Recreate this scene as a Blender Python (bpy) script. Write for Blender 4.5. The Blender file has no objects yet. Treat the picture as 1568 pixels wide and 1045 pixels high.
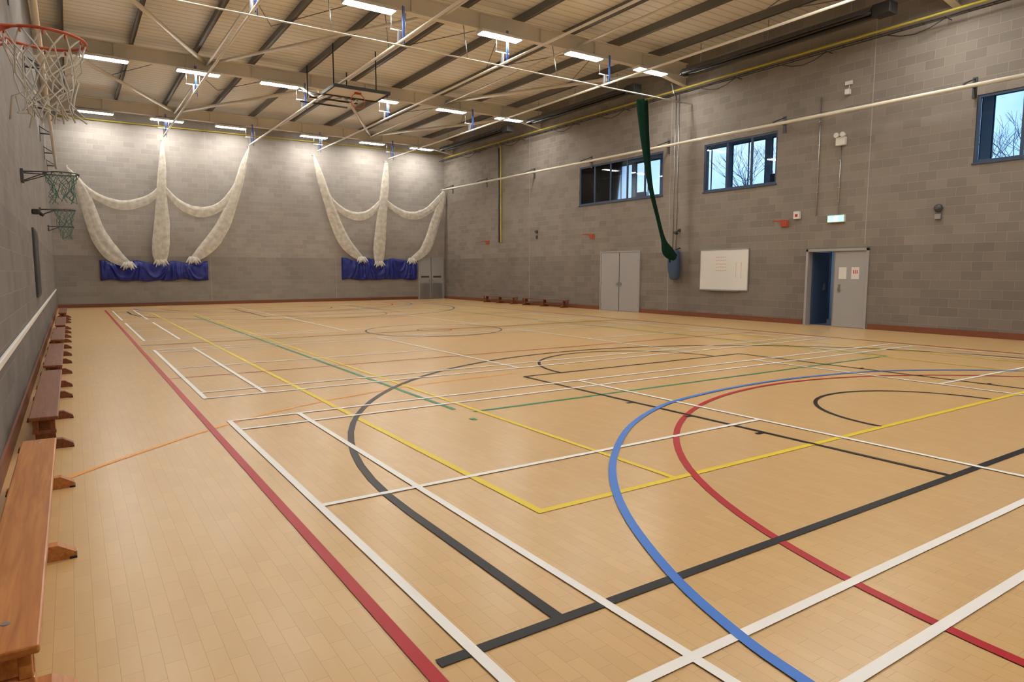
import bpy, bmesh, math, random
from mathutils import Vector, Matrix, noise
random.seed(7)
XL,XR,YB,YF=-0.524,17.985,34.10,-2.1
CX0=8.06; YM=15.9
# ------------------------------------------------------------------ materials
def mat(name, col, rough=.6, metal=0, spec=.5, emis=None, estr=0, bump=0, bscale=30, var=0, vscale=5):
    m=bpy.data.materials.new(name); m.use_nodes=True; nt=m.node_tree; b=nt.nodes['Principled BSDF']
    b.inputs['Base Color'].default_value=(*col,1); b.inputs['Roughness'].default_value=rough
    b.inputs['Metallic'].default_value=metal; b.inputs['Specular IOR Level'].default_value=spec
    if emis: b.inputs['Emission Color'].default_value=(*emis,1); b.inputs['Emission Strength'].default_value=estr
    tc=nt.nodes.new('ShaderNodeTexCoord')
    if var:
        n=nt.nodes.new('ShaderNodeTexNoise'); n.inputs['Scale'].default_value=vscale; n.inputs['Detail'].default_value=4
        nt.links.new(tc.outputs['Object'],n.inputs['Vector'])
        mx=nt.nodes.new('ShaderNodeMix'); mx.data_type='RGBA'
        mx.inputs[6].default_value=(*[c*(1-var) for c in col],1); mx.inputs[7].default_value=(*[min(1,c*(1+var)) for c in col],1)
        nt.links.new(n.outputs['Fac'],mx.inputs[0]); nt.links.new(mx.outputs[2],b.inputs['Base Color'])
    if bump:
        n=nt.nodes.new('ShaderNodeTexNoise'); n.inputs['Scale'].default_value=bscale
        nt.links.new(tc.outputs['Object'],n.inputs['Vector'])
        bp=nt.nodes.new('ShaderNodeBump'); bp.inputs['Strength'].default_value=bump; bp.inputs['Distance'].default_value=.01
        nt.links.new(n.outputs['Fac'],bp.inputs['Height']); nt.links.new(bp.outputs[0],b.inputs['Normal'])
    return m
def block_mat(name, axis, c1, c2, mort, low_tone=.84):
    m=bpy.data.materials.new(name); m.use_nodes=True; nt=m.node_tree; N=nt.nodes; Lk=nt.links; b=N['Principled BSDF']
    tc=N.new('ShaderNodeTexCoord'); s=N.new('ShaderNodeSeparateXYZ'); Lk.new(tc.outputs['Object'],s.inputs[0])
    c=N.new('ShaderNodeCombineXYZ'); Lk.new(s.outputs[0 if axis=='x' else 1],c.inputs[0]); Lk.new(s.outputs[2],c.inputs[1])
    br=N.new('ShaderNodeTexBrick'); Lk.new(c.outputs[0],br.inputs['Vector'])
    br.inputs['Scale'].default_value=1; br.inputs['Brick Width'].default_value=.45; br.inputs['Row Height'].default_value=.225
    br.inputs['Mortar Size'].default_value=.006; br.inputs['Mortar Smooth'].default_value=.3; br.offset=.5
    br.inputs['Color1'].default_value=(*c1,1); br.inputs['Color2'].default_value=(*c2,1); br.inputs['Mortar'].default_value=(*mort,1); br.inputs['Bias'].default_value=-.1
    n=N.new('ShaderNodeTexNoise'); n.inputs['Scale'].default_value=.6; n.inputs['Detail'].default_value=6; Lk.new(tc.outputs['Object'],n.inputs['Vector'])
    mr=N.new('ShaderNodeMapRange'); mr.inputs[3].default_value=.80; mr.inputs[4].default_value=1.18; Lk.new(n.outputs['Fac'],mr.inputs[0])
    st=N.new('ShaderNodeMapRange'); st.inputs[1].default_value=2.24; st.inputs[2].default_value=2.26; st.inputs[3].default_value=low_tone; st.inputs[4].default_value=1; Lk.new(s.outputs[2],st.inputs[0])  # scales the block colour darker below a fixed height
    mu=N.new('ShaderNodeMath'); mu.operation='MULTIPLY'; Lk.new(mr.outputs[0],mu.inputs[0]); Lk.new(st.outputs[0],mu.inputs[1])
    vm=N.new('ShaderNodeVectorMath'); vm.operation='SCALE'; Lk.new(br.outputs['Color'],vm.inputs[0]); Lk.new(mu.outputs[0],vm.inputs['Scale'])
    Lk.new(vm.outputs[0],b.inputs['Base Color']); b.inputs['Roughness'].default_value=.75; b.inputs['Specular IOR Level'].default_value=.25
    n2=N.new('ShaderNodeTexNoise'); n2.inputs['Scale'].default_value=60; Lk.new(tc.outputs['Object'],n2.inputs['Vector'])
    ma=N.new('ShaderNodeMath'); ma.operation='MULTIPLY_ADD'; ma.inputs[1].default_value=-1.0; Lk.new(br.outputs['Fac'],ma.inputs[0])
    m3=N.new('ShaderNodeMath'); m3.operation='MULTIPLY'; m3.inputs[1].default_value=.4; Lk.new(n2.outputs['Fac'],m3.inputs[0]); Lk.new(m3.outputs[0],ma.inputs[2])
    bp=N.new('ShaderNodeBump'); bp.inputs['Strength'].default_value=.6; bp.inputs['Distance'].default_value=.008; Lk.new(ma.outputs[0],bp.inputs['Height']); Lk.new(bp.outputs[0],b.inputs['Normal'])
    return m
def floor_mat():
    m=bpy.data.materials.new('granwood_block_floor'); m.use_nodes=True; nt=m.node_tree; N=nt.nodes; Lk=nt.links; b=N['Principled BSDF']
    tc=N.new('ShaderNodeTexCoord'); mp=N.new('ShaderNodeMapping'); mp.inputs['Rotation'].default_value=(0,0,math.radians(90)); Lk.new(tc.outputs['Object'],mp.inputs[0])
    br=N.new('ShaderNodeTexBrick'); Lk.new(mp.outputs[0],br.inputs['Vector']); br.inputs['Scale'].default_value=1
    br.inputs['Brick Width'].default_value=.22; br.inputs['Row Height'].default_value=.075; br.inputs['Mortar Size'].default_value=.0014; br.inputs['Mortar Smooth'].default_value=.4
    br.inputs['Color1'].default_value=(.585,.382,.170,1); br.inputs['Color2'].default_value=(.62,.412,.187,1); br.inputs['Mortar'].default_value=(.45,.285,.12,1)
    n=N.new('ShaderNodeTexNoise'); n.inputs['Scale'].default_value=.35; n.inputs['Detail'].default_value=3; Lk.new(tc.outputs['Object'],n.inputs['Vector'])
    mr=N.new('ShaderNodeMapRange'); mr.inputs[3].default_value=.97; mr.inputs[4].default_value=1.03; Lk.new(n.outputs['Fac'],mr.inputs[0])
    mp2=N.new('ShaderNodeMapping'); mp2.inputs['Scale'].default_value=(30,2.5,1); Lk.new(tc.outputs['Object'],mp2.inputs[0])
    n3=N.new('ShaderNodeTexNoise'); n3.inputs['Scale'].default_value=1; n3.inputs['Detail'].default_value=5; Lk.new(mp2.outputs[0],n3.inputs['Vector'])
    mr3=N.new('ShaderNodeMapRange'); mr3.inputs[3].default_value=.96; mr3.inputs[4].default_value=1.04; Lk.new(n3.outputs['Fac'],mr3.inputs[0])
    mu=N.new('ShaderNodeMath'); mu.operation='MULTIPLY'; Lk.new(mr.outputs[0],mu.inputs[0]); Lk.new(mr3.outputs[0],mu.inputs[1])
    vm=N.new('ShaderNodeVectorMath'); vm.operation='SCALE'; Lk.new(br.outputs['Color'],vm.inputs[0]); Lk.new(mu.outputs[0],vm.inputs['Scale'])
    Lk.new(vm.outputs[0],b.inputs['Base Color'])
    b.inputs['Roughness'].default_value=.28
    b.inputs['Specular IOR Level'].default_value=.38
    bp=N.new('ShaderNodeBump'); bp.inputs['Strength'].default_value=.04; bp.inputs['Distance'].default_value=.001; Lk.new(br.outputs['Fac'],bp.inputs['Height']); bp.invert=True; Lk.new(bp.outputs[0],b.inputs['Normal'])
    return m
def roof_mat():
    m=bpy.data.materials.new('roof_liner_cream'); m.use_nodes=True; nt=m.node_tree; N=nt.nodes; Lk=nt.links; b=N['Principled BSDF']
    tc=N.new('ShaderNodeTexCoord'); w=N.new('ShaderNodeTexWave'); w.bands_direction='Y'; w.inputs['Scale'].default_value=1.0; Lk.new(tc.outputs['Object'],w.inputs['Vector'])
    cr=N.new('ShaderNodeValToRGB'); cr.color_ramp.elements[0].position=.02; cr.color_ramp.elements[0].color=(.66,.64,.60,1); cr.color_ramp.elements[1].position=.12; cr.color_ramp.elements[1].color=(.88,.865,.83,1)
    Lk.new(w.outputs['Fac'],cr.inputs[0]); Lk.new(cr.outputs[0],b.inputs['Base Color']); b.inputs['Roughness'].default_value=.5
    bp=N.new('ShaderNodeBump'); bp.inputs['Strength'].default_value=.3; bp.inputs['Distance'].default_value=.03; Lk.new(w.outputs['Fac'],bp.inputs['Height']); Lk.new(bp.outputs[0],b.inputs['Normal'])
    return m
def wood_mat(name,c1,c2,rough=.35):
    m=bpy.data.materials.new(name); m.use_nodes=True; nt=m.node_tree; N=nt.nodes; Lk=nt.links; b=N['Principled BSDF']
    tc=N.new('ShaderNodeTexCoord'); mp=N.new('ShaderNodeMapping'); mp.inputs['Scale'].default_value=(22,1.2,22); Lk.new(tc.outputs['Object'],mp.inputs[0])
    n=N.new('ShaderNodeTexNoise'); n.inputs['Scale'].default_value=1.5; n.inputs['Detail'].default_value=8; n.inputs['Distortion'].default_value=.6; Lk.new(mp.outputs[0],n.inputs['Vector'])
    cr=N.new('ShaderNodeValToRGB'); cr.color_ramp.elements[0].position=.3; cr.color_ramp.elements[0].color=(*c1,1); cr.color_ramp.elements[1].position=.7; cr.color_ramp.elements[1].color=(*c2,1)
    Lk.new(n.outputs['Fac'],cr.inputs[0]); Lk.new(cr.outputs[0],b.inputs['Base Color']); b.inputs['Roughness'].default_value=rough
    return m
def net_mat(name,col,alpha):
    m=bpy.data.materials.new(name); m.use_nodes=True; nt=m.node_tree; N=nt.nodes; Lk=nt.links; N.clear()
    o=N.new('ShaderNodeOutputMaterial'); d=N.new('ShaderNodeBsdfDiffuse'); t=N.new('ShaderNodeBsdfTranslucent'); tr=N.new('ShaderNodeBsdfTransparent')
    d.inputs[0].default_value=(*col,1); t.inputs[0].default_value=(*col,1)
    a=N.new('ShaderNodeMixShader'); a.inputs[0].default_value=.35; Lk.new(d.outputs[0],a.inputs[1]); Lk.new(t.outputs[0],a.inputs[2])
    tc=N.new('ShaderNodeTexCoord'); n=N.new('ShaderNodeTexNoise'); n.inputs['Scale'].default_value=5; n.inputs['Detail'].default_value=6; Lk.new(tc.outputs['Object'],n.inputs['Vector'])
    mr=N.new('ShaderNodeMapRange'); mr.inputs[1].default_value=.3; mr.inputs[2].default_value=.7; mr.inputs[3].default_value=max(0,alpha-.15); mr.inputs[4].default_value=alpha+.15; Lk.new(n.outputs['Fac'],mr.inputs[0])
    b=N.new('ShaderNodeMixShader'); Lk.new(mr.outputs[0],b.inputs[0]); Lk.new(a.outputs[0],b.inputs[1]); Lk.new(tr.outputs[0],b.inputs[2]); Lk.new(b.outputs[0],o.inputs[0])
    return m
def glass_mat():
    m=bpy.data.materials.new('window_glass'); m.use_nodes=True; nt=m.node_tree; N=nt.nodes; Lk=nt.links; N.clear()
    o=N.new('ShaderNodeOutputMaterial'); g=N.new('ShaderNodeBsdfGlossy'); g.inputs['Roughness'].default_value=.02; tr=N.new('ShaderNodeBsdfTransparent'); tr.inputs[0].default_value=(.74,.86,.97,1)
    f=N.new('ShaderNodeFresnel'); f.inputs[0].default_value=1.35; x=N.new('ShaderNodeMixShader'); Lk.new(f.outputs[0],x.inputs[0]); Lk.new(tr.outputs[0],x.inputs[1]); Lk.new(g.outputs[0],x.inputs[2]); Lk.new(x.outputs[0],o.inputs[0])
    return m
def emit(name,col,s):
    return mat(name,(.8,.8,.8),.5,emis=col,estr=s)
M={}
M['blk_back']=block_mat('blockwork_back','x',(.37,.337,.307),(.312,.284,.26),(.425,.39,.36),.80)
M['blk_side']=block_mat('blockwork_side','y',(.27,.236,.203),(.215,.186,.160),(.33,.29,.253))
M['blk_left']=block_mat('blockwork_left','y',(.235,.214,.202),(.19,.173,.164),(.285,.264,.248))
M['floor']=floor_mat(); M['roof']=roof_mat()
M['cream']=mat('cream_steel',(.74,.69,.59),.45,var=.06,vscale=2)
M['galv']=mat('grey_purlin',(.17,.16,.15),.5,.1)
M['black']=mat('black_metal',(.02,.02,.02),.5)
M['dkgrey']=mat('dark_grey_metal',(.07,.07,.075),.5,.3)
M['steel']=mat('grey_steel',(.35,.35,.35),.35,.8)
M['white']=mat('white_paint',(.72,.70,.66),.5)
M['seam']=mat('joint_sealant',(.38,.35,.32),.7)
M['yellow']=mat('yellow_gas_pipe',(.55,.47,.06),.45)
M['blue']=mat('blue_rope',(.03,.12,.55),.6)
M['skirt']=mat('skirting_red_brown',(.20,.065,.03),.5,var=.15,vscale=8)
M['diff']=emit('light_diffuser',(1,.965,.90),84)
M['orange']=mat('orange_hoop',(.50,.085,.03),.45)
M['wood1']=wood_mat('bench_varnished_pine',(.36,.12,.03),(.58,.25,.075),.28)
M['wood2']=wood_mat('bench_red_pine',(.15,.045,.018),(.25,.085,.038),.35)
M['doorgrey']=mat('door_grey',(.36,.35,.345),.45,var=.04,vscale=3)
M['doorblue']=mat('door_dark_blue',(.05,.09,.17),.4)
M['frameblue']=mat('window_frame_blue',(.04,.07,.13),.4)
M['glass']=glass_mat()
M['matblue']=mat('blue_mat_cover',(.012,.022,.22),.42,bump=.6,bscale=8,var=.25,vscale=3)
M['netw']=net_mat('cricket_net_white',(.83,.79,.71),.30)
M['netcord']=mat('net_cord',(.62,.60,.55),.8)
M['greennet']=mat('green_divider_net',(.006,.035,.022),.9,spec=.15,bump=1,bscale=40,var=.4,vscale=14)
M['greencord']=mat('green_net_cord',(.03,.15,.11),.8)
M['wb']=mat('whiteboard',(.74,.73,.70),.25)
M['alu']=mat('aluminium',(.5,.5,.5),.35,.9)
M['red']=mat('red_plastic',(.5,.02,.02),.4)
M['exit']=emit('exit_sign_green',(.05,.75,.45),2.2)
M['exitw']=emit('exit_sign_white',(.7,1,.95),2.5)
M['dim']=emit('corridor_lamp_diffuser',(.85,.93,1),30)
M['plaster']=mat('plaster_white',(.50,.53,.56),.8)
M['gplaster']=mat('plaster_blue_grey',(.24,.31,.42),.8)
M['carpet']=mat('gallery_floor',(.10,.11,.14),.9)
M['bark']=mat('tree_bark',(.12,.12,.13),.9,bump=.5,var=.3)
LC={'white':(.82,.81,.78),'red':(.42,.012,.022),'black':(.006,.006,.008),'blue':(.05,.19,.62),'yellow':(.74,.57,.03),'green':(.015,.23,.10),'orange':(.82,.34,.04)}
for k,c in LC.items(): M['l_'+k]=mat('court_line_'+k,c,.40,spec=.26,var=.05,vscale=2)
# ------------------------------------------------------------------ mesh builder
class MB:
    def __init__(s,name,mats):
        s.name=name; s.mats=mats; s.bm=bmesh.new()
    def mi(s,k):
        if k not in s.mats: s.mats.append(k)
        return s.mats.index(k)
    def box(s,a,b,k,bev=0):
        x0,y0,z0=[min(a[i],b[i]) for i in range(3)]; x1,y1,z1=[max(a[i],b[i]) for i in range(3)]
        r=bmesh.ops.create_cube(s.bm,size=1); vs=r['verts']
        for v in vs: v.co=Vector((x0+(v.co.x+.5)*(x1-x0),y0+(v.co.y+.5)*(y1-y0),z0+(v.co.z+.5)*(z1-z0)))
        fs=set(f for v in vs for f in v.link_faces); i=s.mi(k)
        for f in fs: f.material_index=i
        if bev:
            es=list(set(e for v in vs for e in v.link_edges))
            r=bmesh.ops.bevel(s.bm,geom=es,offset=bev,segments=2,affect='EDGES',profile=.5)
            for f in r['faces']: f.material_index=i
    def tube(s,pts,r,k,seg=8,closed=False,cap=True):
        pts=[Vector(p) for p in pts]; n=len(pts); i=s.mi(k); rings=[]
        T=[]
        for j in range(n):
            if closed: t=pts[(j+1)%n]-pts[j-1]
            else: t=pts[min(j+1,n-1)]-pts[max(j-1,0)]
            T.append(t.normalized())
        up=Vector((0,0,1)) if abs(T[0].z)<.9 else Vector((0,1,0))
        nrm=(up-T[0]*up.dot(T[0])).normalized()
        for j in range(n):
            nrm=(nrm-T[j]*nrm.dot(T[j])).normalized(); bn=T[j].cross(nrm)
            rr=r[j] if isinstance(r,(list,tuple)) else r
            rings.append([s.bm.verts.new(pts[j]+(nrm*math.cos(a)+bn*math.sin(a))*rr) for a in [2*math.pi*q/seg for q in range(seg)]])
        for j in range(n if closed else n-1):
            A,B=rings[j],rings[(j+1)%n]
            for q in range(seg):
                f=s.bm.faces.new((A[q],A[(q+1)%seg],B[(q+1)%seg],B[q])); f.material_index=i; f.smooth=True
        if cap and not closed:
            for R in (rings[0],rings[-1]):
                try: f=s.bm.faces.new(R); f.material_index=i
                except: pass
    def poly(s,pts,k):
        f=s.bm.faces.new([s.bm.verts.new(p) for p in pts]); f.material_index=s.mi(k); return f
    def prism(s,prof,ax,a,b,k):
        def mk(p,t): return (t,p[0],p[1]) if ax==0 else ((p[0],t,p[1]) if ax==1 else (p[0],p[1],t))
        A=[s.bm.verts.new(mk(p,a)) for p in prof]; B=[s.bm.verts.new(mk(p,b)) for p in prof]; i=s.mi(k)
        for f in [s.bm.faces.new(A),s.bm.faces.new(B[::-1])]+[s.bm.faces.new((A[q],A[(q+1)%len(A)],B[(q+1)%len(A)],B[q])) for q in range(len(A))]: f.material_index=i
    def ribbon(s,pts,w,z,k,closed=False):
        n=len(pts); i=s.mi(k); P=[Vector((p[0],p[1],0)) for p in pts]; Lr=[]
        for j in range(n):
            t=(P[(j+1)%n]-P[j-1]) if closed else (P[min(j+1,n-1)]-P[max(j-1,0)])
            t.normalize(); nn=Vector((-t.y,t.x,0))*w/2
            Lr.append((s.bm.verts.new((P[j].x+nn.x,P[j].y+nn.y,z)),s.bm.verts.new((P[j].x-nn.x,P[j].y-nn.y,z))))
        for j in range(n if closed else n-1):
            a,b=Lr[j],Lr[(j+1)%n]; f=s.bm.faces.new((a[0],a[1],b[1],b[0])); f.material_index=i
            f.normal_update()
            if f.normal.z<0: f.normal_flip()
    def drape(s,pts,w,k,ratio=.35,seg=36,folds=5,amp=.10):
        n=len(pts); i=s.mi(k); rings=[]
        P=[Vector(p) for p in pts]
        for j in range(n):
            t=(P[min(j+1,n-1)]-P[max(j-1,0)]).normalized(); nn=Vector((-t.z,0,t.x)).normalized(); ww=w[j]/2; R=[]
            for q in range(seg):
                a=2*math.pi*q/seg
                rr=1+amp*math.sin(folds*a+1.3*math.sin(j*.13))+amp*1.3*noise.noise(Vector((math.cos(a)*2,math.sin(a)*2,j*.10+P[0].x)))
                ed=1+.07*noise.noise(Vector((j*.25,3.1 if math.cos(a)>0 else 7.7,P[0].x)))
                R.append(s.bm.verts.new(P[j]+nn*ww*math.cos(a)*ed+Vector((0,1,0))*ww*ratio*math.sin(a)*rr))
            rings.append(R)
        for j in range(n-1):
            for q in range(seg):
                f=s.bm.faces.new((rings[j][q],rings[j][(q+1)%seg],rings[j+1][(q+1)%seg],rings[j+1][q])); f.material_index=i; f.smooth=True
        for R in (rings[0],rings[-1]):
            f=s.bm.faces.new(R); f.material_index=i
    def done(s,recalc=True):
        if recalc: bmesh.ops.recalc_face_normals(s.bm,faces=s.bm.faces)
        me=bpy.data.meshes.new(s.name); s.bm.to_mesh(me); s.bm.free()
        for k in s.mats: me.materials.append(M[k])
        o=bpy.data.objects.new(s.name,me); bpy.context.collection.objects.link(o); return o
def spline(pts,n=10):
    pts=[Vector(p) for p in pts]; out=[]
    for j in range(len(pts)-1):
        p0=pts[max(j-1,0)];p1=pts[j];p2=pts[j+1];p3=pts[min(j+2,len(pts)-1)]
        for q in range(n):
            t=q/n; out.append(.5*((2*p1)+(p2-p0)*t+(2*p0-5*p1+4*p2-p3)*t*t+(3*p1-p0-3*p2+p3)*t**3))
    out.append(pts[-1]); return out
def wall_holes(name,pos,th,u0,u1,z0,z1,holes,k):
    us=sorted({u0,u1,*[h[0] for h in holes],*[h[1] for h in holes]}); zs=sorted({z0,z1,*[h[2] for h in holes],*[h[3] for h in holes]})
    m=MB(name,[k])
    for a,b in zip(us,us[1:]):
        for c,d in zip(zs,zs[1:]):
            if any(h[0]<=a and b<=h[1] and h[2]<=c and d<=h[3] for h in holes): continue
            m.box((pos,a,c),(pos+th,b,d),k)
    bmesh.ops.remove_doubles(m.bm,verts=m.bm.verts,dist=1e-4)
    return m.done()
def soff(y): return 8.19+.004*(y-24.8)
G=.003
# ------------------------------------------------------------------ shell
m=MB('floor',['floor']); m.box((XL-.3,YF-.3,-.2),(XR+.25,YB+.3,0),'floor'); m.done()
WIN=[(17.25,21.98,4.30,5.86),(12.62,15.40,4.22,5.78),(4.5,7.33,4.12,5.68)]
DD=(18.35,20.5); DO=(9.66,11.50)
TOP=9.6
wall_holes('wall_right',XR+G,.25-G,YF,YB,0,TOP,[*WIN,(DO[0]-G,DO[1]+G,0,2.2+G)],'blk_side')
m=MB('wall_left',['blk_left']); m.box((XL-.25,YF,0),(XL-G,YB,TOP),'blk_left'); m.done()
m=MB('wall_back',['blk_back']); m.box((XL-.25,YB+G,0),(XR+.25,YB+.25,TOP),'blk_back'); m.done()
m=MB('wall_front',['blk_back']); m.box((XL-.25,YF-.25,0),(XR+.25,YF,TOP),'blk_back'); m.done()
m=MB('ceiling',['roof'])
y0,y1=YF-.3,YB+.3; a=soff(y0)+.70; b=soff(y1)+.70
m.prism([(y0,a),(y1,b),(y1,b+.15),(y0,a+.15)],0,XL-.3,XR+.3,'roof'); m.done()
def skirt(name,a,b):
    m=MB(name,['skirt']); m.box(a,b,'skirt'); return m.done()
skirt('baseboard_left',(XL,YF,0),(XL+.022,YB,.15))
skirt('baseboard_back',(XL+.022,YB-.022,0),(16.25,YB,.15))
m=MB('baseboard_right',['skirt'])
for a,b in [(YF,DO[0]-.06),(DO[1]+.06,DD[0]-.06),(DD[1]+.06,YB-.022)]: m.box((XR-.022,a,0),(XR,b,.15),'skirt')
m.done()
n=1
for x in (5.55,11.6):
    m=MB('trim_%d'%n,['seam']); m.box((x-.012,YB-.004,.15),(x+.012,YB+G,8.8),'seam'); m.done(); n+=1
for y in (9.8,16.9,25.6):
    m=MB('trim_%d'%n,['seam']); m.box((XR-.004,y-.012,2.3 if y<10 else .15),(XR+G,y+.012,8.5),'seam'); m.done(); n+=1
m=MB('trim_%d'%n,['white']); m.box((XL,YF,.80),(XL+.03,32.4,.86),'white',bev=.006); m.done()
# ------------------------------------------------------------------ court markings
W=.052
def lines(name,col,z):
    m=MB(name,['l_'+col]); k='l_'+col
    class Q: pass
    q=Q(); q.m=m
    def X(y,a,b,w=W):
        m.poly([(a,y-w/2,z),(b,y-w/2,z),(b,y+w/2,z),(a,y+w/2,z)],k)
    def Y(x,a,b,w=W):
        z_=z+.0004; m.poly([(x-w/2,a,z_),(x+w/2,a,z_),(x+w/2,b,z_),(x-w/2,b,z_)],k)
    q.X=X; q.Y=Y
    q.R=lambda pts,w=W,closed=False: m.ribbon(pts,w,z+.0002,k,closed)
    def arc(cx,cy,r,a0,a1,w=W):
        n=max(12,int(abs(a1-a0)/3)); m.ribbon([(cx+r*math.cos(math.radians(a0+(a1-a0)*t/n)),cy+r*math.sin(math.radians(a0+(a1-a0)*t/n))) for t in range(n+1)],w,z+.0002,k)
    q.A=arc
    q.end=lambda: m.done(False)
    return q
mir=lambda y: 2*YM-y
q=lines('badminton_court_lines','white',.0065)
A=1.304; B0=1.268; C0=8.825
for s in (B0,C0,mir(C0+6.06),mir(B0+6.06)):
    e=s+6.06
    for y in (s,s+.45,e-.45,e): q.X(y,A-W/2,A+13.4+W/2)
    for x in (A,A+.72,A+4.7,A+8.7,A+12.68,A+13.4): q.Y(x,s,e)
    q.X(s+3.03,A,A+4.7); q.X(s+3.03,A+8.7,A+13.4)
q.end()
q=lines('netball_court_lines','red',.0045)
RX0,RX1=1.09,15.03; RN=.6
q.Y(RX0,RN-.03,mir(RN)+.03,.06); q.Y(RX1,RN-.03,mir(RN)+.03,.06)
for y in (RN,mir(RN)): q.X(y,RX0,RX1)
for y in (10.75,mir(10.75)): q.X(y,RX0,RX1,.035)
q.A(CX0,RN,4.97,0,180,.06); q.A(CX0,mir(RN),4.97,180,360,.06); q.A(CX0,YM,.45,0,360,.04)
q.end()
q=lines('basketball_court_lines','black',.0055)
BY=2.25
for sgn in (0,1):
    f=(lambda y:y) if not sgn else mir
    q.X(f(BY),1.14,15.0,.06)
    def arc(cx,cy,r,a0,a1,w=W):
        n=50; q.R([(cx+r*math.cos(math.radians(a0+(a1-a0)*t/n)),f(cy+r*math.sin(math.radians(a0+(a1-a0)*t/n)))) for t in range(n+1)],w)
    q.Y(CX0-6.3,min(f(BY),f(3.85)),max(f(BY),f(3.85)),.06); q.Y(CX0+6.3,min(f(BY),f(3.85)),max(f(BY),f(3.85)),.06)
    arc(CX0,3.85,6.3,0,180,.06)
    for x in (CX0-2.5,CX0+2.5): q.Y(x,min(f(BY),f(8.05)),max(f(BY),f(8.05)),.045)
    q.X(f(8.05),CX0-2.5,CX0+2.5,.045); arc(CX0,8.05,1.8,0,180,.045); arc(CX0,3.42,1.29,0,180,.045)
    for yy in (3.9,4.8,5.7):
        for x in (CX0-2.56,CX0+2.56): q.Y(x,min(f(yy),f(yy+.05)),max(f(yy),f(yy+.05)),.10)
q.A(CX0,YM,1.8,0,360,.045); q.X(YM,1.14,15.0,.045); q.end()
q=lines('futsal_area_lines','blue',.0075)
half=[(2.14,0),(2.19,.8),(2.26,1.38),(2.33,1.75),(2.52,2.3),(2.9,3.03),(3.37,3.68),(3.95,4.27),(4.65,4.83),(5.43,5.27),(6.15,5.52),(7.2,5.69),(CX0+.07,5.74)]
full=half+[(2*(CX0+.07)-x,y) for x,y in half[-2::-1]]
sp=[(p.x,p.y) for p in spline([(a,b,0) for a,b in full],6)]
q.R(sp,.06); q.R([(x,mir(y)) for x,y in sp][::-1],.06); q.end()
q=lines('indoor_hockey_lines','yellow',.0035)
q.X(3.40,2.45,17.2,.06); q.X(mir(3.4),2.45,13.7,.05)
for x in (2.48,13.64): q.Y(x,3.4,mir(3.4),.06)
for x in (3.75,12.37): q.Y(x,3.4,mir(3.4),.05)
q.end()
q=lines('volleyball_court_lines','green',.003)
q.Y(3.56,6.55,mir(6.3),.055); q.Y(3.49,5.95,6.05,.06); q.X(6.32,3.68,12.58,.055); q.Y(12.56,6.32,mir(6.3),.05); q.X(mir(6.32),3.56,12.56,.05); q.end()
q=lines('football_area_line','orange',.0025)
q.R([(p.x,p.y) for p in spline([(-.45,5.6,0),(-.14,5.92,0),(.34,6.40,0),(1.2,7.15,0),(2.06,7.67,0),(2.99,8.03,0),(4.2,8.3,0),(5.6,8.42,0)],6)],.045); q.end()
# ------------------------------------------------------------------ roof steel
FR=(-.6,7.9,16.3,24.75,33.0)
for y in FR:
    m=MB('roof_rafter_beam',['cream']); z=soff(y)
    m.box((XL,y-.10,z),(XR,y+.10,z+.03),'cream'); m.box((XL,y-.012,z+.03),(XR,y+.012,z+.43),'cream'); m.box((XL,y-.10,z+.43),(XR,y+.10,z+.46),'cream')
    for sx,e in ((1,XL),(-1,XR)):
        m.prism([(e,z),(e,z-.26),(e+sx*1.6,z)],1,y-.012,y+.012,'cream')
        m.prism([(e,z-.26),(e,z-.29),(e+sx*1.66,z-.02),(e+sx*1.6,z+.001)],1,y-.09,y+.09,'cream')
    for j in range(1,9): m.box((XL+j*2.05,y-.09,z+.03),(XL+j*2.05+.015,y+.09,z+.43),'cream')
    m.done()
x=XL+.75
while x<XR-.2:
    m=MB('roof_purlin',['galv'])
    def sl(y,dz): return soff(y)+.46+dz
    for (xa,xb,da,db) in ((x-.03,x+.03,0,.24),(x-.08,x+.03,0,.02)):
        m.prism([(YF,sl(YF,da)),(YB,sl(YB,da)),(YB,sl(YB,db)),(YF,sl(YF,db))],0,xa,xb,'galv')
    m.done(); x+=1.82
m=MB('roof_wind_bracing',['cream'])
def br(a,b,r=.05): m.tube([(a[0],a[1],soff(a[1])+.25),(b[0],b[1],soff(b[1])+.25)],r,'cream',8)
xs=[-.2,4.2,8.7,13.2,17.7]
for j in range(4):
    br((xs[j],24.75 if j%2==0 else 33),(xs[j+1],33 if j%2==0 else 24.75),.065)
for j in (0,3):
    br((xs[j],16.3 if j%2==0 else 24.75),(xs[j+1],24.75 if j%2==0 else 16.3),.065)
br((xs[1],24.75),(xs[2],16.3),.05); br((xs[2],7.9),(xs[1],16.3),.05)
for x in (4.2,8.7,13.2): m.tube([(x,YF,soff(YF)+.2),(x,YB,soff(YB)+.2)],.035,'cream')
m.done()
m=MB('roof_tie_rods',['galv'])
for i0 in range(len(FR)-1):
    ya,yb=FR[i0]+.3,FR[i0+1]-.3
    for xa in (-.2,3.44,7.08,10.72,14.36):
        ym=(ya+yb)/2
        m.tube([(xa,ya,soff(ya)+.42),(xa+1.82,ym,soff(ym)+.45)],.012,'galv',5); m.tube([(xa+1.82,ym,soff(ym)+.45),(xa+3.64,ya,soff(ya)+.42)],.012,'galv',5)
m.done()
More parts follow.
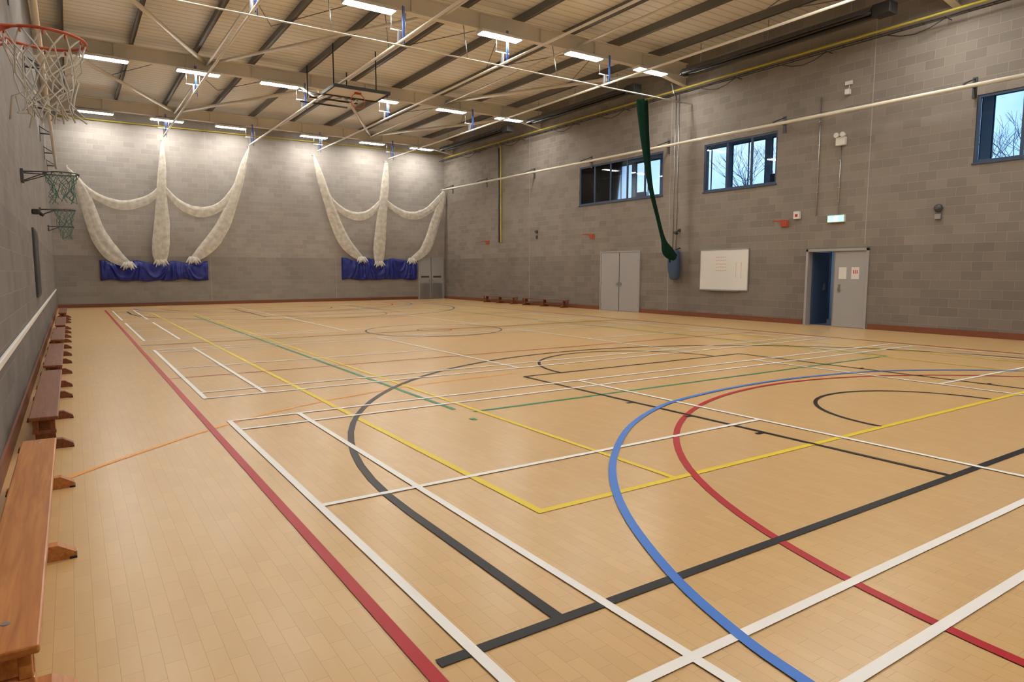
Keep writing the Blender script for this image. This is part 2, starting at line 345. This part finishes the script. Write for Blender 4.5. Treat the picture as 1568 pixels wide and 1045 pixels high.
# ------------------------------------------------------------------ luminaires
LX=(1.25,3.9,6.5,10.3,13.3,16.1)
for y in (-.6,7.7,16.1,24.5,33.0):
    for x in LX:
        m=MB('led_luminaire',['white','diff']); z=soff(y)-.14
        m.box((x-.66,y-.17,z),(x+.66,y+.17,z+.08),'white',bev=.012)
        m.box((x-.62,y-.15,z-.012),(x+.62,y+.15,z+.002),'diff')
        for dx in (-.4,.4): m.box((x+dx-.02,y-.03,z+.08),(x+dx+.02,y+.03,z+.136),'steel')
        m.done()
# ------------------------------------------------------------------ curtain tracks
def track(name,x,z0,z1,ya,yb):
    m=MB(name,['cream','steel','blue'])
    zz=lambda y: z0+(z1-z0)*(y-6)/28
    m.tube([(x,ya,zz(ya)),(x,yb,zz(yb))],.035,'cream',8)
    for y in FR:
        if y<ya: continue
        z=zz(y); t=soff(y)-.004
        m.tube([(x-.22,y,z+.30),(x+.22,y,z+.30)],.02,'cream',6); m.box((x-.03,y-.05,z-.02),(x+.03,y+.05,z+.3),'steel',bev=.005)
        m.tube([(x-.2,y,z+.3),(x-.2,y,t)],.012,'steel',5); m.tube([(x+.2,y,z+.3),(x+.2,y,t)],.012,'steel',5)
        m.tube([(x+.05,y-.15,z-.02),(x+.05,y-.15,t+.1)],.016,'blue',5); m.tube([(x+.09,y-.15,z-.1),(x+.09,y-.15,t+.1)],.012,'blue',5)
    return m.done()
for x in (3.76,7.35,10.5,14.3): track('net_curtain_track',x,7.35,7.45,4.0,YB-.9)
for side,x,z0,z1 in ((1,17.45,5.79,6.04),(-1,-.22,5.55,5.75)):
    m=MB('wall_net_curtain_track',['cream','steel'])
    zz=lambda y: z0+(z1-z0)*(y-6)/28
    m.tube([(x,-1.5,zz(-1.5)),(x,YB-.9,zz(YB-.9))],.048,'cream',10)
    wx=XR if side>0 else XL
    for y in (1.0,7.4,12.4,17.0,21.2,25.2,29.4,33.0):
        z=zz(y)
        m.tube([(wx,y,z+.06),(x-side*.05,y,z+.06)],.022,'dkgrey',6); m.box((wx-side*.015,y-.05,z-.18),(wx,y+.05,z+.30),'dkgrey'); m.tube([(wx,y,z+.27),(x,y,z+.08)],.015,'dkgrey',6)
    m.done()
# ------------------------------------------------------------------ cricket nets on back wall
YN=YB-.42
def sw(pts,ws,n=8):
    P=spline([(p[0],YN,p[1]) for p in pts],n); Wd=spline([(w,0,0) for w in ws],n); return P,[v.x for v in Wd]
groups=[
 [([(.15,5.85),(.62,5.0),(1.05,3.3),(1.55,2.35),(2.15,1.85)],[.08,.42,.60,.68,.30]),
  ([(3.74,7.25),(3.70,6.3),(3.62,5.2),(3.55,3.6),(3.45,2.6),(3.42,2.0)],[.10,.30,.40,.62,.70,.5]),
  ([(7.40,7.35),(7.15,6.6),(6.75,5.3),(6.05,3.6),(5.4,2.7),(4.75,2.1)],[.08,.30,.42,.62,.62,.3]),
  ([(.25,5.75),(.85,4.95),(1.5,4.55),(2.15,4.42),(2.8,4.6),(3.3,4.92),(3.62,5.35)],[.10,.26,.36,.42,.38,.3,.2]),
  ([(3.66,5.35),(4.1,4.78),(4.6,4.42),(5.15,4.28),(5.75,4.42),(6.3,4.85),(6.75,5.6)],[.2,.30,.40,.46,.42,.34,.2])],
 [([(10.5,7.25),(10.72,6.5),(11.05,5.4),(11.6,3.8),(12.1,2.9),(12.85,2.2)],[.10,.34,.46,.60,.62,.3]),
  ([(14.35,7.3),(14.28,6.4),(14.15,5.3),(13.95,3.8),(13.85,2.7),(13.8,2.0)],[.20,.40,.48,.60,.66,.45]),
  ([(17.78,6.0),(17.6,5.4),(17.2,4.3),(16.8,3.2),(16.4,2.6),(15.7,2.15)],[.26,.44,.54,.58,.52,.3]),
  ([(10.9,5.75),(11.4,5.05),(12.1,4.55),(12.8,4.42),(13.4,4.65),(14.1,5.35)],[.2,.3,.38,.44,.38,.2]),
  ([(14.15,5.4),(14.7,4.95),(15.4,4.64),(16.1,4.62),(16.8,4.95),(17.4,5.5),(17.78,5.95)],[.2,.32,.40,.44,.40,.38,.26])]]
for g in groups:
    m=MB('cricket_practice_net',['netw','netcord'])
    for pts,ws in g:
        P,Wd=sw(pts,ws); m.drape(P,Wd,'netw')
        for o in (-.2,.28):
            m.tube([(p.x+o*w*.8,p.y-w*.17-.005,p.z+o*w*.25) for p,w in zip(P,Wd)],.005,'netcord',5)
    for pts,ws in g[:3]:
        ex,ez=pts[-1]
        for t in range(7):
            dx=-.22+.075*t; m.tube([(ex+dx*.5,YN-.02,ez+.12),(ex+dx,YN-.10-.03*(t%2),ez-.02-.05*(t%3)),(ex+dx*1.4,YN-.12,ez-.14-.05*((t*2)%3))],[.05,.045,.015],'netw',7)
    for x,z in [(a[0][0][0],a[0][0][1]) for a in g[:3]]:
        m.tube([(x,YN,z-.05),(x,YN,z+.08),(x,YB-.01,z+.15)],.018,'netcord',6)
    m.done()
def bluemat(x0,x1,z0,z1,seed):
    m=MB('folded_blue_crash_mat',['matblue']); nx,nz=110,22; V=[]
    for a in range(nx+1):
        col=[]
        for b in range(nz+1):
            u=a/nx; v=b/nz; x=x0+(x1-x0)*u
            zt=z1-.12*abs(math.sin(math.pi*u*3))+.06*noise.noise(Vector((u*9,1,seed))); zb=z0+.12*noise.noise(Vector((u*6,5,seed)))
            z=zb+(zt-zb)*v
            d=.22*math.sin(math.pi*min(1,max(0.0,v*.92+.06)))**.5
            sx=x*2.2+z*2.5*math.sin(u*9+seed)
            fold=1-abs(noise.noise(Vector((sx,z*.9,3+seed))))*2.2
            d+=.13*max(0,fold)**2+.07*noise.noise(Vector((x*3,z*3,7+seed)))-.05
            edge=min(u,1-u)*nx
            if edge<2: d*=.4+.3*edge
            col.append(m.bm.verts.new((x,YB-.03-max(.02,d),z)))
        V.append(col)
    for a in range(nx):
        for b in range(nz):
            f=m.bm.faces.new((V[a][b],V[a+1][b],V[a+1][b+1],V[a][b+1])); f.smooth=True
    bk=[[m.bm.verts.new((c.co.x,YB-.012,c.co.z)) for c in (V[a][0],V[a][nz])] for a in range(nx+1)]
    for a in range(nx):
        m.bm.faces.new((V[a][0],bk[a][0],bk[a+1][0],V[a+1][0])).smooth=True; m.bm.faces.new((V[a][nz],V[a+1][nz],bk[a+1][1],bk[a][1])).smooth=True
    for a in (0,nx): m.bm.faces.new([V[a][b] for b in range(nz+1)]+[bk[a][1],bk[a][0]])
    return m.done()
bluemat(1.1,5.42,1.15,2.05,0); bluemat(11.9,16.2,1.12,2.28,4)
# ------------------------------------------------------------------ doors
def leafset(name,axis,pos,a,b,h):
    m=MB(name,['doorgrey','white','steel','dkgrey'])
    def bx(u0,u1,z0,z1,d0,d1,k,bev=0):
        if axis=='y': m.box((pos-d0,u0,z0),(pos-d1,u1,z1),k,bev)
        else: m.box((u0,pos-d0,z0),(u1,pos-d1,z1),k,bev)
    bx(a-.05,a,0,h+.05,0,.05,'doorgrey'); bx(b,b+.05,0,h+.05,0,.05,'doorgrey'); bx(a,b,h,h+.05,0,.05,'doorgrey')
    mid=(a+b)/2
    for u0,u1 in ((a,mid-.004),(mid+.004,b)):
        bx(u0+.004,u1-.004,.01,h-.005,.0,.035,'doorgrey',.004)
        if axis=='x': bx(u0+.12,u1-.12,1.2,1.3,.035,.04,'dkgrey'); bx(u0+.05,u1-.05,.02,.9,.035,.038,'steel')
    for s in (-1,1):
        bx(mid+s*.09-.03,mid+s*.09+.03,.98,1.14,.035,.045,'steel'); bx(mid+s*.09-.012,mid+s*.09+.012,1.05,1.07,.045,.09,'steel'); bx(mid+s*.09,mid+s*.2,1.05,1.07,.08,.1,'steel')
    for u in (a+.02,b-.02):
        for z in (.25,1.1,1.95): bx(u-.012,u+.012,z-.05,z+.05,.035,.05,'steel')
    bx(mid-.012,mid+.012,.01,h,.035,.042,'dkgrey')
    return m.done()
leafset('door_1','y',XR,DD[0],DD[1],2.3)
leafset('door_2','x',YB,16.35,17.85,2.35)
m=MB('door_3',['white','doorgrey','doorblue','steel'])
a,b,h=DO[0],DO[1],2.2
for u0,u1 in ((a,a+.07),(b-.07,b)): m.box((XR-.03,u0,0),(XR+.2,u1,h),'doorgrey',.004)
m.box((XR-.03,a,h-.07),(XR+.2,b,h),'doorgrey',.004); mid=10.66
m.box((XR+.02,a+.07,.01),(XR+.065,mid,h-.075),'doorgrey',.004)
m.box((XR+.015,mid-.03,.01),(XR+.02,mid,h-.075),'steel')
m.box((XR+.012,mid-.22,.98),(XR+.02,mid-.14,1.2),'steel'); m.tube([(XR-.03,mid-.18,1.06),(XR-.03,mid-.3,1.06)],.011,'steel'); m.tube([(XR+.02,mid-.18,1.06),(XR-.03,mid-.18,1.06)],.011,'steel')
m.box((XR+.010,10.28,1.35),(XR+.021,10.5,1.68),'white'); m.box((XR+.010,9.92,1.35),(XR+.021,10.14,1.68),'white')
for y in (9.98,10.03,10.08): m.box((XR+.008,y-.012,1.5),(XR+.011,y+.012,1.6),'red')
m.box((XR+.2,b-.12,.01),(XR+1.0,b-.075,h-.075),'doorblue',.004)
m.box((XR+.72,b-.13,1.0),(XR+.80,b-.12,1.2),'steel'); m.tube([(XR+.76,b-.16,1.06),(XR+.64,b-.16,1.06)],.011,'steel'); m.tube([(XR+.76,b-.12,1.06),(XR+.76,b-.16,1.06)],.011,'steel')
m.done()
x0,x1=XR+.25,XR+2.9
m=MB('floor_corridor',['carpet']); m.box((x0,7.5,-.1),(x1,15,0),'carpet'); m.done()
m=MB('ceiling_corridor',['plaster']); m.box((x0,7.5,2.6),(x1,15,2.7),'plaster'); m.done()
m=MB('wall_corridor',['gplaster']); m.box((x1,7.5,0),(x1+.1,15,2.6),'gplaster'); m.box((x0,7.4,0),(x1,7.5,2.6),'gplaster'); m.box((x0,15,0),(x1,15.1,2.6),'gplaster'); m.done()
x1-=G
m=MB('door_4',['doorblue','frameblue']); m.box((x1-.05,12.55,0),(x1,13.6,2.1),'doorblue',.004); m.box((x1-.06,12.45,0),(x1-.001,12.55,2.2),'frameblue'); m.box((x1-.06,13.6,0),(x1-.001,13.7,2.2),'frameblue'); m.box((x1-.06,12.55,2.1),(x1-.001,13.6,2.2),'frameblue'); m.done()
m=MB('corridor_notice_board',['doorblue','frameblue','white']); m.box((x1-.03,11.3,1.3),(x1-.001,12.1,1.9),'doorblue'); m.box((x1-.035,11.4,1.45),(x1-.03,11.6,1.75),'white'); m.box((x1-.035,11.7,1.4),(x1-.03,11.95,1.8),'white'); m.done()
m=MB('corridor_ceiling_light',['white','dim']); m.box((XR+1.2,11.2,2.55),(XR+1.5,12.4,2.599),'white'); m.box((XR+1.22,11.22,2.54),(XR+1.48,12.38,2.551),'dim'); m.done()
# ------------------------------------------------------------------ windows to gallery
for i_,(a,b,c,d) in enumerate(WIN):
    m=MB('window_%d'%(i_+1),['frameblue','glass'])
    a+=G;b-=G;c+=G;d-=G
    w=.06; xx0,xx1=XR+.02,XR+.08
    m.box((xx0,a,c),(xx1,b,c+w),'frameblue',.004); m.box((xx0,a,d-w),(xx1,b,d),'frameblue',.004); m.box((xx0,a,c+w),(xx1,a+w,d-w),'frameblue',.004); m.box((xx0,b-w,c+w),(xx1,b,d-w),'frameblue',.004)
    nn=5 if b-a>4 else 3
    for j in range(1,nn):
        y=a+(b-a)*j/nn; m.box((xx0,y-.03,c+w),(xx1,y+.03,d-w),'frameblue',.004)
    m.box((xx0+.025,a+w,c+w),(xx0+.031,b-w,d-w),'glass')
    m.box((XR-.03,a-.03,c-.045),(XR-.001,b+.03,c-.005),'frameblue',.004)
    m.done()
GX=21.6
GH=[]
y=3.4
while y<32: GH.append((y,y+1.5,4.5,6.45)); y+=1.75
wall_holes('wall_gallery_outer',GX,.10,2.5,34,3.2,7.0,GH,'gplaster')
m=MB('floor_gallery',['carpet']); m.box((XR+.25,2.5,3.1),(GX,34,3.2),'carpet'); m.done()
m=MB('ceiling_gallery',['gplaster']); m.box((XR+.25,2.5,6.75),(GX,34,6.85),'gplaster'); m.done()
m=MB('wall_gallery_near',['gplaster']); m.box((XR+.25,2.4,3.1),(GX,2.5,6.8),'gplaster'); m.done()
m=MB('wall_gallery_far',['gplaster']); m.box((XR+.25,34,3.1),(GX,34.1,6.8),'gplaster'); m.done()
m=MB('gallery_window_frames',['frameblue'])
for (a,b,c,d) in GH:
    for u0,u1,v0,v1 in ((a,b,c,c+.05),(a,b,d-.05,d),(a,a+.04,c,d),(b-.04,b,c,d),((a+b)/2-.02,(a+b)/2+.02,c,d)):
        m.box((GX+.03,u0,v0),(GX+.06,u1,v1),'frameblue')
m.done()
for y in (7,13,19,25):
    m=MB('gallery_ceiling_light',['white','diff']); m.box((19.6,y-.6,6.70),(19.9,y+.6,6.749),'white'); m.box((19.63,y-.57,6.69),(19.87,y+.57,6.702),'dim'); m.done()
for y in (6.2,14.0,18.8,20.4):
    m=MB('exercise_machine',['dkgrey','black'])
    x=19.6; m.box((x-.5,y-.25,3.2),(x+.5,y+.25,3.35),'black',.03)
    m.tube([(x+.45,y-.22,3.3),(x+.55,y-.22,4.5),(x+.35,y-.22,4.65)],.03,'dkgrey'); m.tube([(x+.45,y+.22,3.3),(x+.55,y+.22,4.5),(x+.35,y+.22,4.65)],.03,'dkgrey')
    m.box((x+.35,y-.25,4.5),(x+.5,y+.25,4.85),'black',.03); m.tube([(x+.35,y-.28,4.6),(x+.0,y-.28,4.35)],.025,'dkgrey'); m.tube([(x+.35,y+.28,4.6),(x,y+.28,4.35)],.025,'dkgrey')
    m.done()
M['grass']=mat('grass',(.05,.09,.03),.95,var=.4,vscale=1)
m=MB('ground_outside',['grass']); m.box((GX+.15,-10,-.4),(75,80,-.25),'grass'); m.done()
rnd=random.Random(5)
for (tx,ty,th) in ((46,33,12),(46,15,11)):
    m=MB('bare_tree',['bark'])
    def grow(p,d,L,r,lv):
        q=p+d*L; m.tube([p,(p+q)/2+Vector((rnd.uniform(-.1,.1),rnd.uniform(-.1,.1),0))*L*.4,q],[r,r*.85,r*.65],'bark',5,cap=False)
        if lv==0: return
        for _ in range(3):
            dd=(d+Vector((rnd.uniform(-1,1),rnd.uniform(-1,1),rnd.uniform(-.2,.6)))*.75).normalized(); grow(q,dd,L*.74,r*.55,lv-1)
    grow(Vector((tx,ty,-.3)),Vector((0,0,1)),th*.32,.17,5); m.done()
# ------------------------------------------------------------------ right wall items
m=MB('whiteboard',['wb','alu','red','black']); a,b,c,d=13.48,15.42,.95,2.28
m.box((XR-.02,a,c),(XR,b,d),'wb')
for u0,u1,v0,v1 in ((a-.02,b+.02,c-.02,c+.015),(a-.02,b+.02,d-.015,d+.02),(a-.02,a+.015,c,d),(b-.015,b+.02,c,d)): m.box((XR-.03,u0,v0),(XR,u1,v1),'alu',.003)
m.box((XR-.09,a+.3,c-.03),(XR-.02,b-.3,c-.015),'alu')
random.seed(3)
for r_ in range(5):
    z=2.02-r_*.11; y=14.75
    for t in range(5):
        m.tube([(XR-.0215,y-t*.09+.02*random.random(),z+.02*random.random()) ,(XR-.0215,y-t*.09-.05,z+.03*random.random()-.01)],.004,'red',4)
m.tube([(XR-.0215,13.95,1.35),(XR-.0215,13.95,1.85),(XR-.0215,13.75,1.85),(XR-.0215,13.75,1.35)],.003,'red',4); m.done()
m=MB('exit_sign',['white','exit','exitw']); m.box((XR-.08,10.37,2.93),(XR,10.87,3.13),'white',.008); m.box((XR-.086,10.39,2.95),(XR-.079,10.85,3.11),'exit')
m.box((XR-.0875,10.55,2.98),(XR-.0858,10.68,3.08),'exitw'); m.prism([(10.74,3.03),(10.80,3.07),(10.80,2.99)],0,XR-.0875,XR-.0858,'exitw'); m.done()
m=MB('emergency_light',['white','alu']); m.box((XR-.12,10.45,5.02),(XR,10.72,5.25),'white',.02); m.tube([(XR-.17,10.5,5.3),(XR-.03,10.5,5.3)],[.07,.04],'white',12); m.tube([(XR-.17,10.68,5.3),(XR-.03,10.68,5.3)],[.07,.04],'white',12); m.done()
for y,z0,z1 in ((10.6,3.14,5.01),(11.25,3.15,6.45),(16.55,2.35,7.7),(16.7,2.35,7.7)):
    m=MB('electrical_conduit',['alu']); m.tube([(XR-.02,y,z0),(XR-.02,y,z1)],.016,'alu',8)
    for t in range(1,5): zz_=z0+(z1-z0)*t/5; m.box((XR-.036,y-.03,zz_-.01),(XR,y+.03,zz_+.01),'alu')
    m.done()
m=MB('motion_sensor',['white']); m.box((XR-.05,10.37,6.62),(XR,10.57,6.72),'white',.01); m.box((XR-.14,10.4,6.35),(XR,10.52,6.5),'white',.02); m.tube([(XR-.02,10.46,6.5),(XR-.02,10.46,6.62)],.01,'white'); m.done()
m=MB('fire_bell',['dkgrey','alu']); m.tube([(XR,8.0,3.12),(XR-.05,8.0,3.12),(XR-.09,8.0,3.12),(XR-.12,8.0,3.12)],[.04,.10,.09,.03],'dkgrey',20); m.box((XR-.06,7.93,2.85),(XR,8.07,2.98),'alu',.008); m.done()
m=MB('fire_call_point',['white','red']); m.box((XR-.08,11.74,3.1),(XR,11.94,3.32),'white',.01); m.box((XR-.085,11.80,3.16),(XR-.079,11.88,3.24),'red'); m.done()
m=MB('wall_sounder',['dkgrey']); m.tube([(XR,25,3.37),(XR-.1,25,3.37)],[.08,.06],'dkgrey',14); m.box((XR-.04,24.94,3.05),(XR,25.06,3.2),'dkgrey',.005); m.done()
m=MB('cctv_camera',['black','dkgrey']); m.box((XR-.05,16.35,2.95),(XR,16.45,3.05),'dkgrey'); m.tube([(XR-.05,16.4,3.0),(XR-.2,16.4,2.95)],.02,'dkgrey'); m.tube([(XR-.18,16.5,2.93),(XR-.30,16.25,2.88)],.05,'black',10); m.done()
m=MB('gas_pipe',['yellow']); m.tube([(XR-.03,28.0,3.0),(XR-.06,28.0,3.02),(XR-.06,28.0,7.6),(XR-.2,28.0,7.8)],.03,'yellow'); m.done()
m=MB('gas_pipe',['yellow']); m.tube([(XR-.22,YF+.1,soff(YF)-.40),(XR-.22,33.7,soff(33.7)-.38)],.032,'yellow'); m.done()
m=MB('gas_pipe',['yellow']); m.tube([(XL+.1,YB-.1,7.98),(XR-.3,YB-.1,8.10)],.028,'yellow'); m.done()
m=MB('conduit_pipe',['dkgrey']); m.tube([(XR-.04,28.2,3.0),(XR-.04,28.2,7.6)],.03,'dkgrey'); m.done()
for a,b in ((1.0,7.0),(9.2,15.2),(17.8,23.8),(25.8,31.8)):
    m=MB('radiant_tube_heater',['dkgrey','black','steel']); x=16.75
    z=soff((a+b)/2)-.30
    for dx in (-.13,.13): m.tube([(x+dx,a,z),(x+dx,b,z)],.045,'black',10)
    m.tube([(x-.13,b,z),(x-.08,b+.12,z),(x+.08,b+.12,z),(x+.13,b,z)],.045,'black',10)
    m.prism([(x-.30,z-.02),(x-.16,z+.13),(x+.16,z+.13),(x+.30,z-.02),(x+.29,z-.03),(x+.155,z+.12),(x-.155,z+.12),(x-.29,z-.03)],1,a,b,'dkgrey')
    m.box((x-.18,a-.45,z-.12),(x+.18,a-.02,z+.15),'black',.01)
    for y in (a+.6,(a+b)/2,b-.6):
        m.tube([(x,y,z+.13),(x,y,soff(y)+.45)],.01,'steel',5)
    m.done()
m=MB('cable_tray',['black']); x=XR-.40
for dx in (0,.16):
    m.tube([(x+dx,YF+.1,soff(YF)-.55),(x+dx,YB-.2,soff(YB)-.55)],.014,'black',5)
y=0.0
while y<33:
    m.tube([(x,y,soff(y)-.55),(x+.16,y,soff(y)-.55)],.01,'black',4); y+=.5
for y in (2,5,8,11,14,19,22,26,30):
    P=[(x+.1,y+q*.35,soff(y)-.56-.18*math.sin(math.pi*q/4)) for q in range(5)]; m.tube(P,.012,'black',4)
    m.tube([(x+.17,y,soff(y)-.55),(XR,y,soff(y)-.55)],.012,'black',4)
m.done()
m=MB('blue_equipment_bag',['doorblue','black']); P=spline([(XR-.22,16.4,2.3),(XR-.26,16.4,2.0),(XR-.26,16.38,1.6),(XR-.22,16.38,1.28)],5)
n0=len(P); m.tube(P,[.15+.07*math.sin(math.pi*j/(n0-1)) if j<n0-1 else .12 for j in range(n0)],'doorblue',16); m.tube([(XR-.01,16.35,2.38),(XR-.2,16.38,2.32)],.02,'black'); m.done()
m=MB('green_divider_net_bundle',['greennet','greencord','dkgrey']); 
P=spline([(15.65,16.0,7.05),(15.74,16.0,6.3),(15.9,16.0,5.3),(16.12,16.0,4.3),(16.45,16.0,3.4),(16.75,16.0,2.65),(17.0,16.02,2.25),(17.38,16.05,2.05)],8)
Wd=[v.x for v in spline([(.42,0,0),(.36,0,0),(.26,0,0),(.17,0,0),(.14,0,0),(.17,0,0),(.40,0,0),(.26,0,0)],8)]
m.drape(P,Wd,'greennet',ratio=.7,folds=6,amp=.16)
for q in range(6): m.tube([(17.02+.03*q,15.95+.03*q,2.15),(17.0+.04*q,15.9+.04*q,1.95-.04*(q%3))],.025,'greennet',6)
m.tube([(15.6,16.0,7.05),(15.62,16.0,7.19)],.02,'greencord',5); m.done()
m=MB('divider_net_track',['cream','steel']); m.tube([(XL+.05,16.0,7.22),(XR-.02,16.0,7.22)],.022,'cream')
for x in (1.9,5.5,9.2,12.2,17.2): m.tube([(x,16.0,7.22),(x,16.22,soff(16.2)-.005 if x<17 else 7.85)],.012,'steel',5)
m.done()
# ------------------------------------------------------------------ hoops
def hoop(wx,side,y,z,netk,ringk='orange',off=.47,R=.228,board=True,drop=.42,cr=.0045,net=True,strands=12):
    m=MB('basketball_hoop' if board else 'folding_practice_ring',[ringk,netk,'dkgrey','white']); cx=wx+side*off
    m.tube([(cx+R*math.cos(a),y+R*math.sin(a),z) for a in [2*math.pi*j/40 for j in range(40)]],.0095,ringk,8,closed=True)
    for s in (-1,1): m.tube([(cx+side*-.10,y+s*.2,z),(wx+side*.03,y+s*.09,z-.01)],.009,ringk,6); m.tube([(cx-side*.15,y+s*.17,z),(wx+side*.03,y+s*.07,z-.14)],.008,ringk,6)
    m.box((wx,y-.12,z-.16),(wx+side*.035,y+.12,z+.03),ringk,.003)
    if board: m.box((wx,y-.3,z-.2),(wx+side*.02,y+.3,z+.35),'white',.004)
    if net:
        n=strands; lv=6
        rad=[R,.205,.175,.15,.135,.13,.14]; hz=[-drop*t/lv for t in range(lv+1)]
        rnd=random.Random(int(y*10))
        for j in range(n):
            jit=[(rnd.uniform(-.012,.012)*l,rnd.uniform(-.012,.012)*l,rnd.uniform(-.01,.01)*l) for l in range(lv+1)]
            for s in (-1,1):
                P=[]
                for l in range(lv+1):
                    a=2*math.pi*(j+s*l*.5)/n; P.append((cx+rad[l]*math.cos(a)+jit[l][0],y+rad[l]*math.sin(a)+jit[l][1],z+hz[l]+jit[l][2]))
                m.tube(P,cr,netk,5)
            a=2*math.pi*j/n; m.tube([(cx+R*math.cos(a),y+R*math.sin(a),z-.012),(cx+R*math.cos(a),y+R*math.sin(a),z-.035)],.006,ringk,5)
    return m.done()
hoop(XL,1,5.33,3.05,'netcord',drop=.50,cr=.0052)
for y in (12.4,19.6,27.0): hoop(XL,1,y,3.05,'greencord','dkgrey',.5,drop=.40,cr=.004,board=False)
for y,z in ((12.25,3.06),(21.1,3.06),(29.3,3.10)): hoop(XR,-1,y,z,'netcord','orange',.30,.19,board=False,net=False)
m=MB('wall_notice_panel',['dkgrey','black']); m.box((XL,14.7,1.1),(XL+.03,16.3,2.35),'dkgrey',.005); m.box((XL+.03,14.75,1.15),(XL+.034,16.25,2.3),'black'); m.done()
m=MB('small_wall_camera',['black']); m.box((XL,15.2,2.62),(XL+.12,15.32,2.72),'black',.02); m.tube([(XL+.1,15.26,2.67),(XL+.18,15.26,2.6)],.03,'black'); m.done()
m=MB('folding_ceiling_basketball_goal',['cream','black','wb','orange','netcord'])
X0=7.9
for s in (-.7,.7):
    m.tube([(X0+s,24.62,soff(24.75)-.02),(X0+s*.8,22.9,7.35),(X0+s*.6,20.9,7.25)],.04,'cream'); m.tube([(X0+s,24.62,8.0),(X0+s*.7,22,7.28)],.03,'black')
    m.tube([(X0+s,20.9,7.25),(X0+s,20.9,8.6)],.02,'black'); m.tube([(X0+s,23.6,7.55),(X0+s,23.6,8.6)],.02,'black')
for y in (20.9,22,23,24): m.tube([(X0-.85,y,7.3+.06*(y-20.9)),(X0+.85,y,7.3+.06*(y-20.9))],.03,'black' if y!=22 else 'cream')
m.box((X0-.9,20.3,7.18),(X0+.9,21.4,7.21),'wb'); 
for u0,u1,v0,v1 in ((-.92,.92,20.27,20.33),(-.92,.92,21.37,21.43),(-.92,-.86,20.3,21.4),(.86,.92,20.3,21.4)): m.box((X0+u0,v0,7.15),(X0+u1,v1,7.24),'black')
m.tube([(X0+.23*math.cos(a),20.7,6.92+.23*math.sin(a)) for a in [2*math.pi*j/24 for j in range(24)]],.012,'orange',6,closed=True); m.box((X0-.1,20.66,7.12),(X0+.1,20.74,7.18),'orange')
m.done()
# ------------------------------------------------------------------ benches
def bench(x,ya,yb,wood,h=.33,w=.21):
    m=MB('gym_bench',[wood,'wood2','black','steel'])
    m.box((x-w/2,ya,h-.032),(x+w/2,yb,h),wood,.008)
    m.box((x-.02,ya+.25,.10),(x+.02,yb-.25,.16),wood,.006)
    for y in (ya+.22,(ya+yb)/2,yb-.22):
        m.box((x-w/2+.03,y-.025,.05),(x+w/2-.03,y+.025,h-.032),wood,.005)
        m.prism([(x-.20,0),(x+.20,0),(x+.20,.035),(x+.12,.085),(x-.12,.085),(x-.20,.035)],1,y-.035,y+.035,wood)
        m.box((x-.205,y-.04,0),(x-.17,y+.04,.012),'black'); m.box((x+.17,y-.04,0),(x+.205,y+.04,.012),'black')
    for y in (ya+.02,yb-.06):
        for s in (-.06,.06): m.box((x+s-.02,y,h-.12),(x+s+.02,y+.04,h-.033),wood,.004)
        m.box((x-.085,y,h-.15),(x+.085,y+.04,h-.12),wood,.004)
    for y in (ya+.22,yb-.12): m.tube([(x,y,h-.001),(x,y,h+.003)],.014,'steel',12)
    return m.done()
bench(-.262,-.75,2.3,'wood1'); bench(-.262,2.62,5.95,'wood1')
for a,b in ((6.85,10.1),(10.6,13.8),(14.6,17.8),(18.6,21.8),(24.0,27.2)): bench(-.262,a,b,'wood2')
bench(17.65,26.2,29.1,'wood2'); bench(17.65,22.3,25.6,'wood2')
# ------------------------------------------------------------------ world, camera
w=bpy.data.worlds.new('World'); bpy.context.scene.world=w; w.use_nodes=True; nt=w.node_tree; bg=nt.nodes['Background']
tc=nt.nodes.new('ShaderNodeTexCoord'); nz=nt.nodes.new('ShaderNodeTexNoise'); nz.inputs['Scale'].default_value=5; nz.inputs['Detail'].default_value=5; nt.links.new(tc.outputs['Generated'],nz.inputs['Vector'])
cr=nt.nodes.new('ShaderNodeValToRGB'); cr.color_ramp.elements[0].position=.4; cr.color_ramp.elements[0].color=(.52,.70,.95,1); cr.color_ramp.elements[1].position=.62; cr.color_ramp.elements[1].color=(.85,.93,1,1)
nt.links.new(nz.outputs['Fac'],cr.inputs[0]); nt.links.new(cr.outputs[0],bg.inputs[0]); bg.inputs[1].default_value=1.8
cd=bpy.data.cameras.new('camera'); cd.sensor_width=36; cd.lens=36*1013.81/1568; cd.clip_end=200; cd.clip_start=.05
co=bpy.data.objects.new('camera',cd); bpy.context.collection.objects.link(co); co.location=(0,0,1.572)
co.rotation_euler=(math.radians(90-6.033),0,math.radians(-33.587)); bpy.context.scene.camera=co
sc=bpy.context.scene; sc.view_settings.view_transform='Standard'; sc.view_settings.exposure=0; sc.view_settings.gamma=.97
